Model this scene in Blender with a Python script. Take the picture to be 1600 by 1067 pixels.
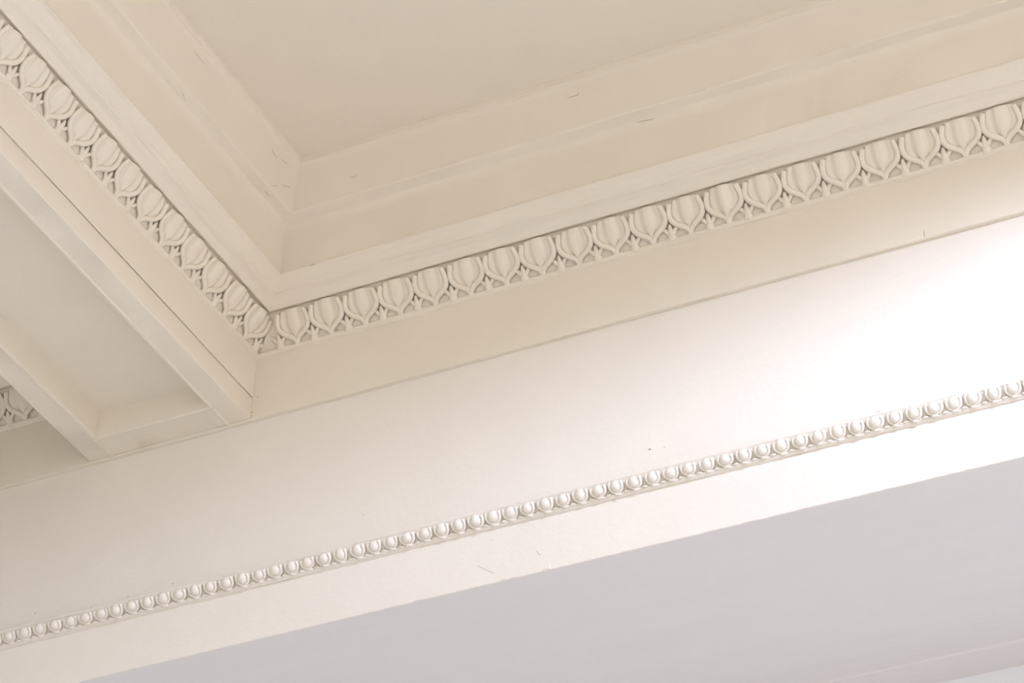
import bpy, bmesh, math, random
from mathutils import Matrix, Vector, noise
random.seed(7)
S = bpy.context.scene
for o in list(bpy.data.objects): bpy.data.objects.remove(o)

# ---------------------------------------------------------------- camera, light, exposure
EYE = Vector((0.0, 0.0, 1.6))
F_PX = 4667.0
YAW, PITCH, ROLL = -0.490421526, 0.651822807, 0.048329588
fw = Vector((math.sin(YAW)*math.cos(PITCH), math.cos(YAW)*math.cos(PITCH), math.sin(PITCH)))
r0 = Vector((math.cos(YAW), -math.sin(YAW), 0)); u0 = r0.cross(fw)
RT = r0*math.cos(ROLL) + u0*math.sin(ROLL); UP = u0*math.cos(ROLL) - r0*math.sin(ROLL)
cam = bpy.data.cameras.new('camera'); cam.sensor_width = 36; cam.lens = F_PX/1600*36
cam.clip_start = 0.05
co = bpy.data.objects.new('camera', cam); S.collection.objects.link(co)
co.matrix_world = Matrix(((RT.x, UP.x, -fw.x, EYE.x), (RT.y, UP.y, -fw.y, EYE.y), (RT.z, UP.z, -fw.z, EYE.z), (0, 0, 0, 1)))
S.camera = co
WORLD_COL, WORLD_STR = (1.0, 0.97, 0.93), 1.07
LAMP_POS, LAMP_COL, LAMP_STR = Vector((0.28, 2.65, 4.35+1.6)), (0.76, 0.845, 1.20), 9600.0
w = bpy.data.worlds.new('world'); S.world = w; w.use_nodes = True
w.node_tree.nodes['Background'].inputs[0].default_value = (*WORLD_COL, 1)
w.node_tree.nodes['Background'].inputs[1].default_value = WORLD_STR
S.view_settings.view_transform = 'Standard'; S.view_settings.look = 'None'
S.view_settings.gamma = 1; S.view_settings.use_curve_mapping = False
S.view_settings.exposure = 0.37

# ---------------------------------------------------------------- materials
def paint(name, col, rough=0.42, bump=0.25, streak=(1, 1, 1), var=0.03, spec=0.35):
    m = bpy.data.materials.new(name); m.use_nodes = True
    nt = m.node_tree; N = nt.nodes; L = nt.links; p = N['Principled BSDF']
    p.inputs['Roughness'].default_value = rough; p.inputs['Specular IOR Level'].default_value = spec
    tc = N.new('ShaderNodeTexCoord'); mp = N.new('ShaderNodeMapping'); L.new(tc.outputs['Object'], mp.inputs[0])
    mp.inputs['Scale'].default_value = streak
    n1 = N.new('ShaderNodeTexNoise'); n1.inputs['Scale'].default_value = 9; n1.inputs['Detail'].default_value = 5
    L.new(mp.outputs[0], n1.inputs['Vector'])
    r = N.new('ShaderNodeMix'); r.data_type = 'RGBA'
    r.inputs['A'].default_value = (*[c*(1-var) for c in col], 1)
    r.inputs['B'].default_value = (*[min(1, c*(1+var)) for c in col], 1)
    L.new(n1.outputs['Fac'], r.inputs['Factor']); L.new(r.outputs['Result'], p.inputs['Base Color'])
    n2 = N.new('ShaderNodeTexNoise'); n2.inputs['Scale'].default_value = 70; n2.inputs['Detail'].default_value = 6
    L.new(mp.outputs[0], n2.inputs['Vector'])
    b = N.new('ShaderNodeBump'); b.inputs['Strength'].default_value = bump; b.inputs['Distance'].default_value = 0.004
    L.new(n2.outputs['Fac'], b.inputs['Height']); L.new(b.outputs[0], p.inputs['Normal'])
    return m
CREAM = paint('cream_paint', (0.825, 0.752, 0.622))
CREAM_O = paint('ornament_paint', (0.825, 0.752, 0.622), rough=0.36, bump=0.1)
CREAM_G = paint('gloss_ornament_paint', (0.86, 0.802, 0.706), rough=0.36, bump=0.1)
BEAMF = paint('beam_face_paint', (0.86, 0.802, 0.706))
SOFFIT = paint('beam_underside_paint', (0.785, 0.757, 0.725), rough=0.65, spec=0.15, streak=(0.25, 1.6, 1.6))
WALLP = paint('wall_paint', (0.88, 0.88, 0.90))
SIDEP = paint('blocker_wall_paint', (0.60, 0.60, 0.54))  # for the added light-blocking wall on the left
FLOORM = paint('floor_stone', (0.77, 0.745, 0.76), rough=0.5, var=0.12)
DARK = paint('crack_dark', (0.26, 0.22, 0.16), rough=0.9, bump=0)
BRASS = paint('aged_brass', (0.45, 0.32, 0.14), rough=0.35, bump=0.05)
BRONZE = paint('dark_bronze', (0.10, 0.075, 0.05), rough=0.6, bump=0.05)
GLOBE = bpy.data.materials.new('lit_globe'); GLOBE.use_nodes = True
_p = GLOBE.node_tree.nodes['Principled BSDF']
_p.inputs['Emission Color'].default_value = (*LAMP_COL, 1); _p.inputs['Emission Strength'].default_value = LAMP_STR

# ---------------------------------------------------------------- helpers
COL = S.collection
def link(name, me, mat, parent=None, mtx=None):
    o = bpy.data.objects.new(name, me); COL.objects.link(o)
    if mat and not me.materials: me.materials.append(mat)
    if parent: o.parent = parent
    if mtx is not None: o.matrix_basis = mtx
    return o
def tag(o, label, cat, group=None, kind=None):
    o['label'] = label; o['category'] = cat
    if group: o['group'] = group
    if kind: o['kind'] = kind
    return o
def finish(bm, name, angle=35):
    bmesh.ops.remove_doubles(bm, verts=bm.verts, dist=1e-6)
    bmesh.ops.recalc_face_normals(bm, faces=bm.faces)
    me = bpy.data.meshes.new(name); bm.to_mesh(me); bm.free()
    for p in me.polygons: p.use_smooth = True
    me.set_sharp_from_angle(angle=math.radians(angle))
    return me
def box(name, a, b):
    bm = bmesh.new()
    vs = [bm.verts.new((x, y, z)) for z in (a[2], b[2]) for y in (a[1], b[1]) for x in (a[0], b[0])]
    for f in ((0, 1, 3, 2), (4, 5, 7, 6), (0, 1, 5, 4), (2, 3, 7, 6), (0, 2, 6, 4), (1, 3, 7, 5)):
        bm.faces.new([vs[i] for i in f])
    return finish(bm, name)
def soften(prof, radii, seg=3):
    """rounds the corners of a closed (d, z) outline"""
    out = []; n = len(prof)
    for i, (p, r) in enumerate(zip(prof, radii)):
        if r <= 0: out.append(p); continue
        a = Vector(prof[i-1]); b = Vector(p); c = Vector(prof[(i+1) % n])
        ra = min(r, (a-b).length*0.45, (c-b).length*0.45)
        s = b+(a-b).normalized()*ra; e = b+(c-b).normalized()*ra
        for k in range(seg+1):
            t = k/seg; out.append(tuple((1-t)**2*s + 2*t*(1-t)*b + t*t*e))
    return out
def sweep(name, prof, place, steps, wob=0.0006, extra=None, angle=35):
    """prof: closed outline (d, z); place(t, d, z) -> world point"""
    bm = bmesh.new(); rings = []
    for k in range(steps+1):
        t = k/steps; ring = []
        for i, (d, z) in enumerate(prof):
            p = Vector(place(t, d, z))
            q = Vector((p.x*2.3+p.y*2.3, i*0.37, 3.1))
            p.z += wob*noise.noise(q*3)*1.6
            p += Vector((0, 1, 0))*wob*noise.noise(q*4+Vector((9, 4, 2)))
            if extra: p = extra(i, p)
            ring.append(bm.verts.new(p))
        rings.append(ring)
    n = len(prof)
    for a, b in zip(rings, rings[1:]):
        for i in range(n): bm.faces.new((a[i], a[(i+1) % n], b[(i+1) % n], b[i]))
    bm.faces.new(rings[0]); bm.faces.new(list(reversed(rings[-1])))
    return finish(bm, name, angle)
def tube(bm, pts, rad, sides=6, flat=1.0, nrm=Vector((0, 0, 1))):
    rings = []
    for i, p in enumerate(pts):
        p = Vector(p); a = Vector(pts[max(i-1, 0)]); b = Vector(pts[min(i+1, len(pts)-1)])
        t = (b-a).normalized(); s = t.cross(nrm).normalized(); m = s.cross(t)
        r = rad[i] if isinstance(rad, (list, tuple)) else rad
        rings.append([bm.verts.new(p + s*math.cos(2*math.pi*k/sides)*r + m*math.sin(2*math.pi*k/sides)*r*flat) for k in range(sides)])
    for a, b in zip(rings, rings[1:]):
        for k in range(sides): bm.faces.new((a[k], a[(k+1) % sides], b[(k+1) % sides], b[k]))
    bm.faces.new(rings[0]); bm.faces.new(list(reversed(rings[-1])))
def blob(bm, c, rx, ry, rz, nu=10, nv=6):
    c = Vector(c); rows = []
    for j in range(1, nv):
        ph = math.pi*j/nv
        rows.append([bm.verts.new(c+Vector((rx*math.sin(ph)*math.cos(2*math.pi*i/nu), ry*math.cos(ph), rz*math.sin(ph)*math.sin(2*math.pi*i/nu)))) for i in range(nu)])
    a = bm.verts.new(c+Vector((0, ry, 0))); b = bm.verts.new(c-Vector((0, ry, 0)))
    for r, q in zip(rows, rows[1:]):
        for i in range(nu): bm.faces.new((r[i], r[(i+1) % nu], q[(i+1) % nu], q[i]))
    for i in range(nu):
        bm.faces.new((a, rows[0][i], rows[0][(i+1) % nu])); bm.faces.new((b, rows[-1][i], rows[-1][(i+1) % nu]))
def ray(x, y):
    return RT*((x-800)/F_PX) - UP*((y-533.5)/F_PX) + fw
def on_plane(x, y, axis, val):
    """where the sight line of a photo pixel meets the surface x/y/z = val"""
    r = ray(x, y); return EYE + r*((val-EYE[axis])/r[axis])

# ---------------------------------------------------------------- measures (metres; h() = height above the floor)
def h(z): return z+1.6
YF = 4.600            # inner face of the long beam (upper fascia)
XN = -3.120           # right face of the cross beam
XL = -3.558           # left face of the cross beam
X0, X1 = -5.4, 1.7    # ends of what is built along the long beam
Y0 = 1.35             # near end of the cross beam
Z_FIELD = 4.536
Z_SOF = 3.3635        # underside of the long beam
Z_LIP = 3.957
Z_X = 3.962           # underside of the cross beam
P_LEAF0, P_LEAF1 = Vector((0.008, 4.138)), Vector((0.057, 4.205))

# ---------------------------------------------------------------- room shell
fl = link('floor', box('floor', (-12, -10, -0.1), (10, 5.35, 0)), FLOORM)
tag(fl, 'pale stone floor far below the plaster ceiling', 'floor', kind='structure')
wb = link('wall_back', box('wall_back', (-12, 5.345, 0), (10, 5.6, h(Z_SOF)+0.03)), WALLP)
tag(wb, 'pale white wall beyond the underside of the long beam', 'wall', kind='structure')
wl = link('wall_left_blocker', box('wall_left_blocker', (X0-0.3, -6, 0), (X0, 5.345, h(Z_FIELD))), SIDEP)  # unseen wall, added to block world light and darken the left side
tag(wl, 'unseen grey green wall added to darken the left end of the beams', 'wall', kind='structure')
cl = link('ceiling', box('ceiling', (X0-0.6, Y0-0.7, h(Z_FIELD)), (X1+0.5, 5.6, h(Z_FIELD)+0.12)), CREAM)
tag(cl, 'flat cream plaster ceiling field set deep inside the moulded coffers', 'ceiling', kind='structure')

# long beam: lower fascia, chipped lower arris, underside with two shallow steps
bm_prof = [(-0.012, Z_FIELD), (-0.012, Z_SOF), (-0.026, Z_SOF), (-0.575, Z_SOF), (-0.578, Z_SOF+0.004), (-0.650, Z_SOF+0.004), (-0.653, Z_SOF), (-0.745, Z_SOF), (-0.745, Z_FIELD)]
bm_r = [0, 0.0025, 0, 0, 0, 0, 0, 0, 0]
bprof = soften(bm_prof, bm_r)
CHIPS = [(-3.42, 0.010, 0.004), (-3.12, 0.008, 0.003), (-2.66, 0.012, 0.003), (-2.53, 0.016, 0.004), (-2.435, 0.014, 0.005), (-2.36, 0.02, 0.003), (-1.91, 0.012, 0.003), (-1.79, 0.01, 0.003), (-1.51, 0.010, 0.004)]
def chip(i, p):
    if 1 <= i <= 4:
        p.z += 0.0012*noise.noise(Vector((p.x*35, 1.7, 0))) + 0.0007*noise.noise(Vector((p.x*110, 5, 0)))
        for cx, wd, dp in CHIPS:
            k = abs(p.x-cx)/wd
            if k < 1: p.z += dp*(1-k)*(0.5+noise.noise(Vector((p.x*300, cx, 1))))
    return p
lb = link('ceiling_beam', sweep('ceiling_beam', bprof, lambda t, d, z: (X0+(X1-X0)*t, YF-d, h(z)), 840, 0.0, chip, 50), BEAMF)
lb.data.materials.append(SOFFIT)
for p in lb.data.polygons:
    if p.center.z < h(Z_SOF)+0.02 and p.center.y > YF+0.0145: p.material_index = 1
tag(lb, 'deep long ceiling beam of cream plaster with bright lit face and grey underside', 'beam', kind='structure')
# upper fascia of the long beam: a thin lip over the lower fascia
uf = [(-0.014, 4.14), (-0.014, Z_LIP+0.001), (-0.010, Z_LIP), (0.0, Z_LIP), (0.0, 4.14)]
ufm = link('upper_fascia', sweep('upper_fascia', soften(uf, [0, 0, 0, 0.003, 0]), lambda t, d, z: (X0+(X1-X0)*t, YF-d, h(z)), 420, 0.0007), CREAM, lb)

# the long beam on the near side of the coffers, and the cross beam that closes the coffer beyond the lamp
nb = link('ceiling_beam', sweep('ceiling_beam', [(0, Z_FIELD), (0, Z_SOF), (-0.74, Z_SOF), (-0.74, Z_FIELD)], lambda t, d, z: (X0+(X1-X0)*t, 1.35+d, h(z)), 12, 0), CREAM)
tag(nb, 'plain long ceiling beam overhead on the near side of the coffer', 'beam', kind='structure')
rb = link('ceiling_beam', sweep('ceiling_beam', [(0, Z_FIELD), (0, Z_X), (0.45, Z_X), (0.45, Z_FIELD)], lambda t, d, z: (1.25+d, 1.35+(YF-1.35)*t, h(z)), 12, 0), CREAM)
tag(rb, 'plain cross beam closing the coffer beyond the hanging lamp', 'beam', kind='structure')
# cross beam: body, stepped side fascia on each side, underside rim around a sunk panel
XR0, XR1, YR1 = XN-0.066, XL+0.070, YF-0.077
cb = bpy.data.objects.new('ceiling_beam', None); COL.objects.link(cb)
tag(cb, 'narrower cross beam with a sunk panel along its underside', 'beam', kind='structure')
cb.location = (0, 0, 0)
def yplace(t, d, z): return (d, Y0+(YF-0.0005-Y0)*t, h(z))
SUNK = 0.060
body = [(XN-0.012, Z_FIELD), (XN-0.012, Z_X+SUNK+0.012), (XL+0.012, Z_X+SUNK+0.012), (XL+0.012, Z_FIELD)]
link('beam_core', sweep('beam_core', body, yplace, 8, 0), CREAM, cb)
for sgn, xx, nm in ((1, XN, 'side_fascia'), (-1, XL, 'side_fascia')):
    pr = [(xx-sgn*0.014, 4.14), (xx-sgn*0.014, 4.024), (xx-sgn*0.006, 4.0225), (xx, 4.022), (xx, 4.14)]
    link(nm, sweep(nm, soften(pr, [0, 0, 0, 0.0025, 0]), yplace, 160, 0.0007), CREAM, cb)
    inner = XR0 if sgn > 0 else XR1
    pr = [(xx-sgn*0.010, 4.0190), (xx-sgn*0.001, 4.0190), (xx-sgn*0.001, Z_X), (inner+sgn*0.010, Z_X), (inner+sgn*0.008, Z_X-0.003), (inner+sgn*0.002, Z_X-0.003), (inner, Z_X+0.002),
          (inner-sgn*0.004, Z_X+SUNK*0.5), (inner-sgn*0.012, Z_X+SUNK+0.002), (inner, Z_X+SUNK+0.012), (inner+sgn*0.02, 4.03)]
    link('soffit_rim', sweep('soffit_rim', soften(pr, [0, 0.002, 0.004, 0, 0.002, 0.003, 0.002, 0, 0, 0, 0]), yplace, 160, 0.0009), CREAM, cb)
pr = [(YF-0.0005, 4.03), (YF-0.0005, Z_X), (YR1+0.010, Z_X), (YR1+0.008, Z_X-0.003), (YR1+0.002, Z_X-0.003), (YR1, Z_X+0.002), (YR1-0.004, Z_X+SUNK*0.5), (YR1-0.012, Z_X+SUNK+0.002), (YR1, Z_X+SUNK+0.012), (YR1+0.02, 4.03)]
link('soffit_end_rim', sweep('soffit_end_rim', soften(pr, [0, 0.001, 0, 0.002, 0.003, 0.002, 0, 0, 0, 0]), lambda t, d, z: (XR1-0.012+(XR0-XR1+0.024)*t, d, h(z)), 40, 0.0006), CREAM, cb)
link('sunk_panel', box('sunk_panel', (XR1-0.004, Y0+0.01, h(Z_X+SUNK)), (XR0+0.004, YR1+0.004, h(Z_X+SUNK)+0.013)), CREAM, cb)

# ---------------------------------------------------------------- cornices inside the coffers
CP = [(0.0, 4.1265), (0.005, 4.1285), (0.0080, 4.1315), (0.0095, 4.1355), (0.0080, 4.1390),
      (0.0030, 4.1418), (0.0460, 4.2120), (0.0470, 4.2150), (0.0590, 4.2090), (0.0610, 4.2105), (0.074, 4.2225), (0.0885, 4.2285), (0.0895, 4.2320), (0.102, 4.2395), (0.110, 4.2520), (0.1175, 4.2565), (0.1180, 4.2615),
      (0.1150, 4.265), (0.118, 4.376), (0.124, 4.3945), (0.151, 4.4005), (0.1535, 4.4045), (0.160, 4.455), (0.173, 4.510), (0.178, 4.5195), (0.182, 4.5205), (0.184, Z_FIELD), (0.0, Z_FIELD)]
CR = [0, 0.001, 0.002, 0.003, 0.001, 0, 0, 0, 0.001, 0.001, 0.004, 0.002, 0.001, 0.004, 0.004, 0.002, 0.002, 0.002, 0.01, 0.006, 0.002, 0.002, 0.03, 0.006, 0.002, 0.002, 0, 0]
CPS = soften(CP, CR)
t1 = link('trim_1', sweep('trim_1', CPS, lambda t, d, z: ((XN+d)+(X1-XN-d)*t, YF-d, h(z)), 300, 0.0008), CREAM)
tag(t1, 'cream cornice with leaf band running along the long beam into the inner corner', 'cornice', kind='structure')
t2 = link('trim_2', sweep('trim_2', CPS, lambda t, d, z: (XN+d, (YF-d)+(Y0-YF+d)*t, h(z)), 220, 0.0008), CREAM)
tag(t2, 'cream cornice with leaf band running along the cross beam', 'cornice', kind='structure')
t3 = link('trim_3', sweep('trim_3', CPS, lambda t, d, z: ((XL-d)+(X0-XL+d)*t, YF-d, h(z)), 120, 0.0008), CREAM)
tag(t3, 'cornice with leaf band glimpsed in the next coffer behind the cross beam', 'cornice', kind='structure')
t4 = link('trim_4', sweep('trim_4', CPS, lambda t, d, z: (XL-d, (YF-d)+(Y0-YF+d)*t, h(z)), 120, 0.0008), CREAM)
tag(t4, 'leafless cornice on the far side of the cross beam', 'cornice', kind='structure')

PITCHL = 0.0896
HL = (P_LEAF1-P_LEAF0).length
STR = [(0.012, -0.03), (0.028, 0.09), (0.10, 0.185), (0.225, 0.27), (0.345, 0.365), (0.424, 0.49), (0.440, 0.64), (0.408, 0.79), (0.375, 0.91)]
def leaf_mesh(seed, worn=0.0):
    rnd = random.Random(seed); bm = bmesh.new(); grid = []; NC, NR = 16, 10
    for j in range(NR+1):
        v = 0.08+0.87*j/NR
        k = 0
        while k < len(STR)-2 and STR[k+1][1] < v: k += 1
        (ua, va), (ub, vb) = STR[k], STR[k+1]
        w = ua+(ub-ua)*min(1, max(0, (v-va)/(vb-va))) - 0.015
        w = max(w, 0.035); row = []
        for c in range(NC+1):
            s = -1+2*c/NC; a = abs(s)
            lobe = 1.0 if a < 0.18 else (1-0.62*math.sin((a-0.18)/0.34*math.pi/2)**2 if a < 0.52 else 0.38+0.32*math.sin((a-0.52)/0.30*math.pi/2) if a < 0.82 else 0.70-0.50*(a-0.82)/0.18)
            rise = 0.0050+0.0070*math.sin(min(1, v/0.75)*math.pi/2)
            n = -0.0070+rise*lobe + worn*0.006*(1-a)
            if v > 0.82: n -= (v-0.82)/0.13*0.004
            row.append(bm.verts.new((s*w*PITCHL, (v+(0.05*(1-a*a)*max(0, v-0.7)/0.3))*HL, n+rnd.uniform(-.0003, .0003))))
        grid.append(row)
    back = [[bm.verts.new((q.co.x, q.co.y, -0.017)) for q in row] for row in grid]
    for j in range(NR):
        for c in range(NC):
            bm.faces.new((grid[j][c], grid[j][c+1], grid[j+1][c+1], grid[j+1][c]))
    for j in range(NR):
        bm.faces.new((grid[j][0], grid[j+1][0], back[j+1][0], back[j][0]))
        bm.faces.new((grid[j][NC], back[j][NC], back[j+1][NC], grid[j+1][NC]))
    for c in range(NC):
        bm.faces.new((grid[NR][c], grid[NR][c+1], back[NR][c+1], back[NR][c]))
        bm.faces.new((grid[0][c], back[0][c], back[0][c+1], grid[0][c+1]))
    return finish(bm, 'leaf', 60)
def stem_mesh(sg):
    bm = bmesh.new(); pts = []; P = [Vector((sg*u*PITCHL, v*HL, 0)) for u, v in STR]
    for i in range(len(P)-1):
        for k in range(3):
            t = k/3; a, b, c, d = P[max(i-1, 0)], P[i], P[i+1], P[min(i+2, len(P)-1)]
            pts.append(0.5*((2*b)+(c-a)*t+(2*a-5*b+4*c-d)*t*t+(3*b-a-3*c+d)*t**3))
    pts.append(P[-1]); n = len(pts)
    for i, p in enumerate(pts):
        s = i/(n-1); p.z = -0.0030+0.0040*math.sin(min(1, s*1.2)*math.pi/2)
    tube(bm, pts, [0.0060+0.0005*math.sin(math.pi*i/(n-1)) for i in range(n)], 10, 0.85)
    return finish(bm, 'stem', 70)
def dart_mesh():
    bm = bmesh.new()
    tube(bm, [(0, -0.05*HL, -0.0035), (0, 0.06*HL, -0.003), (0, 0.16*HL, -0.002), (0, 0.27*HL, -0.002), (0, 0.335*HL, -0.003)], [0.0125, 0.0085, 0.0060, 0.0040, 0.0028], 9, 0.7)
    for s in (-1, 1):
        tube(bm, [(s*0.002, 0.07*HL, -0.004), (s*0.0065, 0.15*HL, -0.003), (s*0.0125, 0.235*HL, -0.003), (s*0.0165, 0.30*HL, -0.004)], [0.0052, 0.0046, 0.0040, 0.0030], 8, 0.8)
    return finish(bm, 'dart', 70)
LEAVES = [leaf_mesh(k) for k in range(3)] + [leaf_mesh(9, 1.0)]
STEMS = {s: stem_mesh(s) for s in (-1, 1)}; DART = dart_mesh()
def frame(org, along, ed):
    v2 = (P_LEAF1-P_LEAF0).normalized(); z = Vector((0, 0, 1))
    ev = ed*v2.x+z*v2.y; en = ed*v2.y-z*v2.x
    o = org+ed*P_LEAF0.x+z*h(P_LEAF0.y)
    return Matrix(((along.x, ev.x, en.x, o.x), (along.y, ev.y, en.y, o.y), (along.z, ev.z, en.z, o.z), (0, 0, 0, 1)))
rl = random.Random(3)
def leaf_run(trim, n, first, base, along, ed, pitch, worn=()):
    """base(s) gives the wall point at running length s; darts stand at the slits, leaves between them"""
    for k in range(n):
        sl = first+k*pitch; J = Matrix.Rotation(rl.uniform(-.012, .012), 4, 'Z') @ Matrix.Diagonal((rl.uniform(.985, 1.015), rl.uniform(.98, 1.015), rl.uniform(.92, 1.08), 1))
        link('dart', DART, CREAM_O, trim, frame(base(sl), along, ed) @ J @ Matrix.Diagonal((1.15, 1.12, 1.1, 1)))
        lf = link('leaf', LEAVES[3] if k in worn else LEAVES[rl.randrange(3)], CREAM_O, trim, frame(base(sl+pitch/2), along, ed) @ J)
        for s in (-1, 1): link('stem', STEMS[s], CREAM_O, lf)
AX, AY = Vector((1, 0, 0)), Vector((0, 1, 0))
leaf_run(t1, 40, -2.9645-PITCHL, lambda s: Vector((s, YF, 0)), AX, -AY, PITCHL, worn=(12,))
leaf_run(t2, 17, 4.3902+0.0917-15*0.0917, lambda s: Vector((XN, s, 0)), AY, AX, 0.0917)
leaf_run(t3, 6, -3.804-3*PITCHL, lambda s: Vector((s, YF, 0)), AX, -AY, PITCHL)

# ---------------------------------------------------------------- egg and dart moulding on the lower fascia
YL = YF+0.012
EP = [(-0.004, 3.4985), (0.0, 3.4980), (0.006, 3.4995), (0.0095, 3.5030), (0.0100, 3.5055), (0.0070, 3.5070), (0.0200, 3.5260), (0.0225, 3.5275), (0.0245, 3.5305), (0.0240, 3.5345), (-0.004, 3.5365)]
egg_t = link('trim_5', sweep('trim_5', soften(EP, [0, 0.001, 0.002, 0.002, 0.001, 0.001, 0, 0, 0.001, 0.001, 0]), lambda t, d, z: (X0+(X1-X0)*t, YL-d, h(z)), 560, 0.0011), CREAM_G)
tag(egg_t, 'narrow egg and dart moulding along the lit face of the long beam', 'moulding', kind='structure')
PE = 0.04075
def egg_meshes():
    b1 = bmesh.new(); blob(b1, (0, 0.0025, 0.004), 0.0130, 0.0124, 0.0098, 14, 9)
    b2 = bmesh.new(); pts = []
    for k in range(15):
        a = math.pi*(-0.16+1.32*k/14)
        pts.append(Vector((-math.cos(a)*0.0156, 0.0035-math.sin(a)*0.0155, 0.0042-0.0016*math.sin(max(0, min(math.pi, a))))))
    tube(b2, pts, [0.0030+0.0011*abs(math.cos(math.pi*k/14)) for k in range(15)], 8, 1.4)
    b3 = bmesh.new()
    tube(b3, [(0, -0.003, -0.001), (0, -0.007, 0.001), (0, -0.0125, 0.0020)], [0.0008, 0.0018, 0.0010], 6, 1.2)
    blob(b3, (0, -0.0125, 0.0035), 0.0075, 0.0028, 0.0042, 10, 5)
    b4 = bmesh.new(); blob(b4, (0, -0.0150, 0.0045), 0.0085, 0.0028, 0.0045, 10, 5)
    return finish(b1, 'egg', 80), finish(b2, 'shell', 80), finish(b3, 'dart', 80), finish(b4, 'tip', 80)
EGG, SHELL, EDART, TIP = egg_meshes()
re_ = random.Random(11)
nd = Vector((0.025, -0.004)).normalized()
def eframe(x):
    th = math.radians(35); ev = Vector((0, -math.sin(th), math.cos(th))); en = Vector((0, -math.cos(th), -math.sin(th)))
    o = Vector((x, YL-0.0140, h(3.5175)))
    return Matrix(((1, ev.x, en.x, o.x), (0, ev.y, en.y, o.y), (0, ev.z, en.z, o.z), (0, 0, 0, 1)))
n0 = -2.1717-math.ceil((4.55-2.1717)/PE)*PE
for k in range(150):
    xs = n0+k*PE
    if xs > 0.65: break
    J = Matrix.Rotation(re_.uniform(-.08, .08), 4, 'Z') @ Matrix.Diagonal((re_.uniform(.9, 1.06), re_.uniform(.9, 1.08), re_.uniform(.85, 1.12), 1))
    link('dart', EDART, CREAM_G, egg_t, eframe(xs+re_.uniform(-.001, .001)))
    e = link('egg', EGG, CREAM_G, egg_t, eframe(xs+PE/2+re_.uniform(-.001, .001)) @ J)
    link('shell', SHELL, CREAM_G, e); link('leaf_tip', TIP, CREAM_G, e)

# ---------------------------------------------------------------- hairline cracks, nail holes, paint flakes
def crack(parent, axis, val, px, r=0.0007, name='crack'):
    pts = [on_plane(x, y, axis, val) for x, y in px]
    fine = []
    for a, b in zip(pts, pts[1:]):
        for k in range(4): fine.append(a.lerp(b, k/4)+Vector([random.uniform(-1, 1)*0.0006 if i != axis else 0 for i in range(3)]))
    fine.append(pts[-1]); bm = bmesh.new()
    nrm = Vector((0, 0, 0)); nrm[axis] = 1
    n = len(fine)
    r *= 0.75
    tube(bm, fine, [r*(0.35+0.65*math.sin(math.pi*(i+0.5)/n)) for i in range(n)], 5, 0.6, nrm)
    return link(name, finish(bm, name), DARK, parent)
def spot(parent, axis, val, x, y, r=0.0016, name='nail_hole'):
    p = on_plane(x, y, axis, val); bm = bmesh.new()
    blob(bm, (0, 0, 0), r*1.2, r, r*0.8, 7, 5)
    return link(name, finish(bm, name), DARK, parent, Matrix.Translation(p))
zf = h(Z_FIELD)
crack(cl, 2, zf, [(922, 116), (926, 115), (932, 113.5)], 0.0014)
crack(cl, 2, zf, [(1015, 88), (1024, 86), (1034, 84)], 0.0009)
crack(cl, 2, zf, [(1186, 34), (1196, 31.5), (1204, 30)], 0.0012)
crack(cl, 2, zf, [(472, 250), (490, 246), (510, 241), (526, 235)], 0.0016)
crack(t2, 0, XN+0.172, [(425, 232), (428, 240), (433, 247)], 0.0009)
crack(t2, 0, XN+0.172, [(439, 249), (444, 253), (450, 256)])
crack(t2, 0, XN+0.163, [(426, 291), (432, 290), (435, 294)])
crack(t2, 0, XN+0.163, [(441, 290), (447, 291), (454, 293)])
crack(t2, 0, XN+0.157, [(412, 297), (418, 303), (422, 308)])
crack(t2, 0, XN+0.166, [(284, 143), (287, 150), (289, 158)])
crack(t2, 0, XN+0.172, [(303, 79), (311, 90), (320, 101)])
crack(t1, 1, YF-0.168, [(545, 277), (552, 277), (559, 273.5)])
crack(t1, 1, YF-0.168, [(886, 153), (902, 149), (907, 139)])
crack(t1, 1, YF-0.150, [(996, 191), (1006, 188.5), (1017, 187), (1024, 184)], 0.0009)
crack(t1, 1, YF-0.1175, [(484, 415.5), (488, 414), (493, 413)], 0.0009)
crack(cb, 2, h(Z_X+SUNK), [(49, 545), (56, 550), (72, 565), (96, 590), (115, 610), (130, 625)], 0.0010)
crack(cb, 0, XR1-0.004, [(86, 616), (92, 622), (100, 631), (107, 637)], 0.0008)
crack(cb, 2, h(Z_X), [(153, 681), (150, 688), (147, 696), (145, 703)], 0.0009)
crack(cb, 0, XN, [(163, 294), (175, 308), (188, 324), (202, 340), (222, 363), (240, 384)], 0.0009)
crack(lb, 1, YF, [(181, 710), (184, 706), (189, 708)])
crack(lb, 1, YL, [(745, 884), (755, 888), (765, 893), (773, 896)])
crack(lb, 1, YL, [(838, 860), (842, 865), (844, 868)])
crack(lb, 1, YL, [(1368, 643), (1376, 644), (1384, 643)])
crack(lb, 1, YF, [(1443, 360), (1444, 366), (1445, 371)], 0.0008)
for (x, y, r) in ((527, 515, 0.0018), (586, 482, 0.0010), (405, 533, 0.0016)): spot(t1, 1, YF-0.010, x, y, r)
for (x, y) in ((394, 644.5), (393, 650), (403, 621)): spot(lb, 1, YF, x, y, 0.0013)
for (x, y, r) in ((1016, 702, 0.0022), (1038, 699, 0.0010), (270, 912, 0.0014), (200, 932, 0.0012), (142, 950, 0.0013), (55, 958, 0.0012), (568, 804, 0.0011), (768, 843, 0.0008)): spot(lb, 1, YL, x, y, r)
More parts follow.
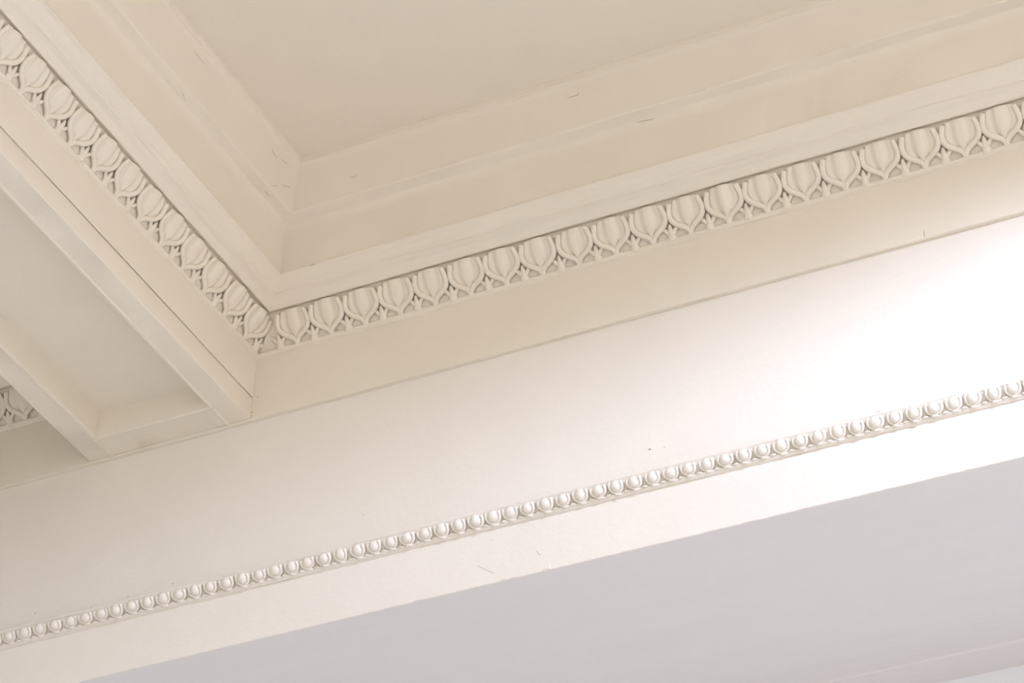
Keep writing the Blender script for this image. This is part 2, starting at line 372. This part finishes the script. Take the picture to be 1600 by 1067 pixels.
def flake(parent, axis, val, x, y, size, seed):
    """a curled scrap of paint standing off the surface"""
    rn = random.Random(seed); p = on_plane(x, y, axis, val); bm = bmesh.new()
    out = []
    for k in range(7):
        a = 2*math.pi*k/7; q = size*rn.uniform(0.6, 1.1)
        out.append((q*math.cos(a)*1.3, q*math.sin(a)*0.8))
    top = [bm.verts.new((u, -0.0012-max(0, v)*0.25, v)) for u, v in out]; bot = [bm.verts.new((u*1.02, 0.0010, v*1.02)) for u, v in out]
    bm.faces.new(top); bm.faces.new(list(reversed(bot)))
    for k in range(7): bm.faces.new((top[k], top[(k+1) % 7], bot[(k+1) % 7], bot[k]))
    return link('paint_flake', finish(bm, "paint_flake"), BEAMF, parent, Matrix.Translation(p))
for i, (x, y, s) in enumerate(((787, 903, 0.006), (855, 886, 0.008), (839, 893, 0.004), (740, 917, 0.005), (963, 782, 0.005), (1226, 801, 0.004), (1511, 732, 0.004), (805, 541, 0.005), (668, 573, 0.004), (1016, 701, 0.004))):
    flake(lb, 1, YL if y > 700 or x > 1200 else YF, x, y, s, i)

# ---------------------------------------------------------------- hanging lamp just right of the view
lp = bpy.data.objects.new('pendant_lamp', None); COL.objects.link(lp); lp.location = (LAMP_POS.x, LAMP_POS.y, h(Z_FIELD))
tag(lp, 'dark bronze dome lamp with a bright bulb hanging in the coffer', 'lamp')
dz = h(Z_FIELD)-LAMP_POS.z
def lathe(name, prof, seg=24):
    bm = bmesh.new(); rows = []
    for r, z in prof: rows.append([bm.verts.new((r*math.cos(2*math.pi*k/seg), r*math.sin(2*math.pi*k/seg), z)) for k in range(seg)])
    for a, b in zip(rows, rows[1:]):
        for k in range(seg): bm.faces.new((a[k], a[(k+1) % seg], b[(k+1) % seg], b[k]))
    bm.faces.new(rows[0]); bm.faces.new(rows[-1])
    return finish(bm, name, 40)
RB, RR = 0.025, 0.30                 # bulb and dome radius
zb = -dz-0.166*RR                    # the rim hangs below the bulb
link('ceiling_rose', lathe('ceiling_rose', [(0.07, 0), (0.07, -0.008), (0.05, -0.022), (0.02, -0.035), (0.008, -0.04)]), BRASS, lp)
link('rod', lathe('rod', [(0.008, -0.03), (0.008, zb+0.125)], 10), BRASS, lp)
link('dome', lathe('dome', [(0.012, zb+0.135), (0.10, zb+0.128), (0.21, zb+0.095), (0.28, zb+0.04), (RR, zb+0.004), (RR, zb), (RR-0.006, zb), (0.272, zb+0.036), (0.205, zb+0.087), (0.10, zb+0.118), (0.012, zb+0.124)], 48), BRONZE, lp)
link('bulb_holder', lathe('bulb_holder', [(0.018, zb+0.122), (0.018, -dz+RB*0.8), (0.010, -dz+RB*0.75)], 14), BRASS, lp)
link('bulb', lathe('bulb', [(max(0.002, RB*math.sin(math.pi*k/12)), -dz+RB*math.cos(math.pi*k/12)) for k in range(13)]), GLOBE, lp)
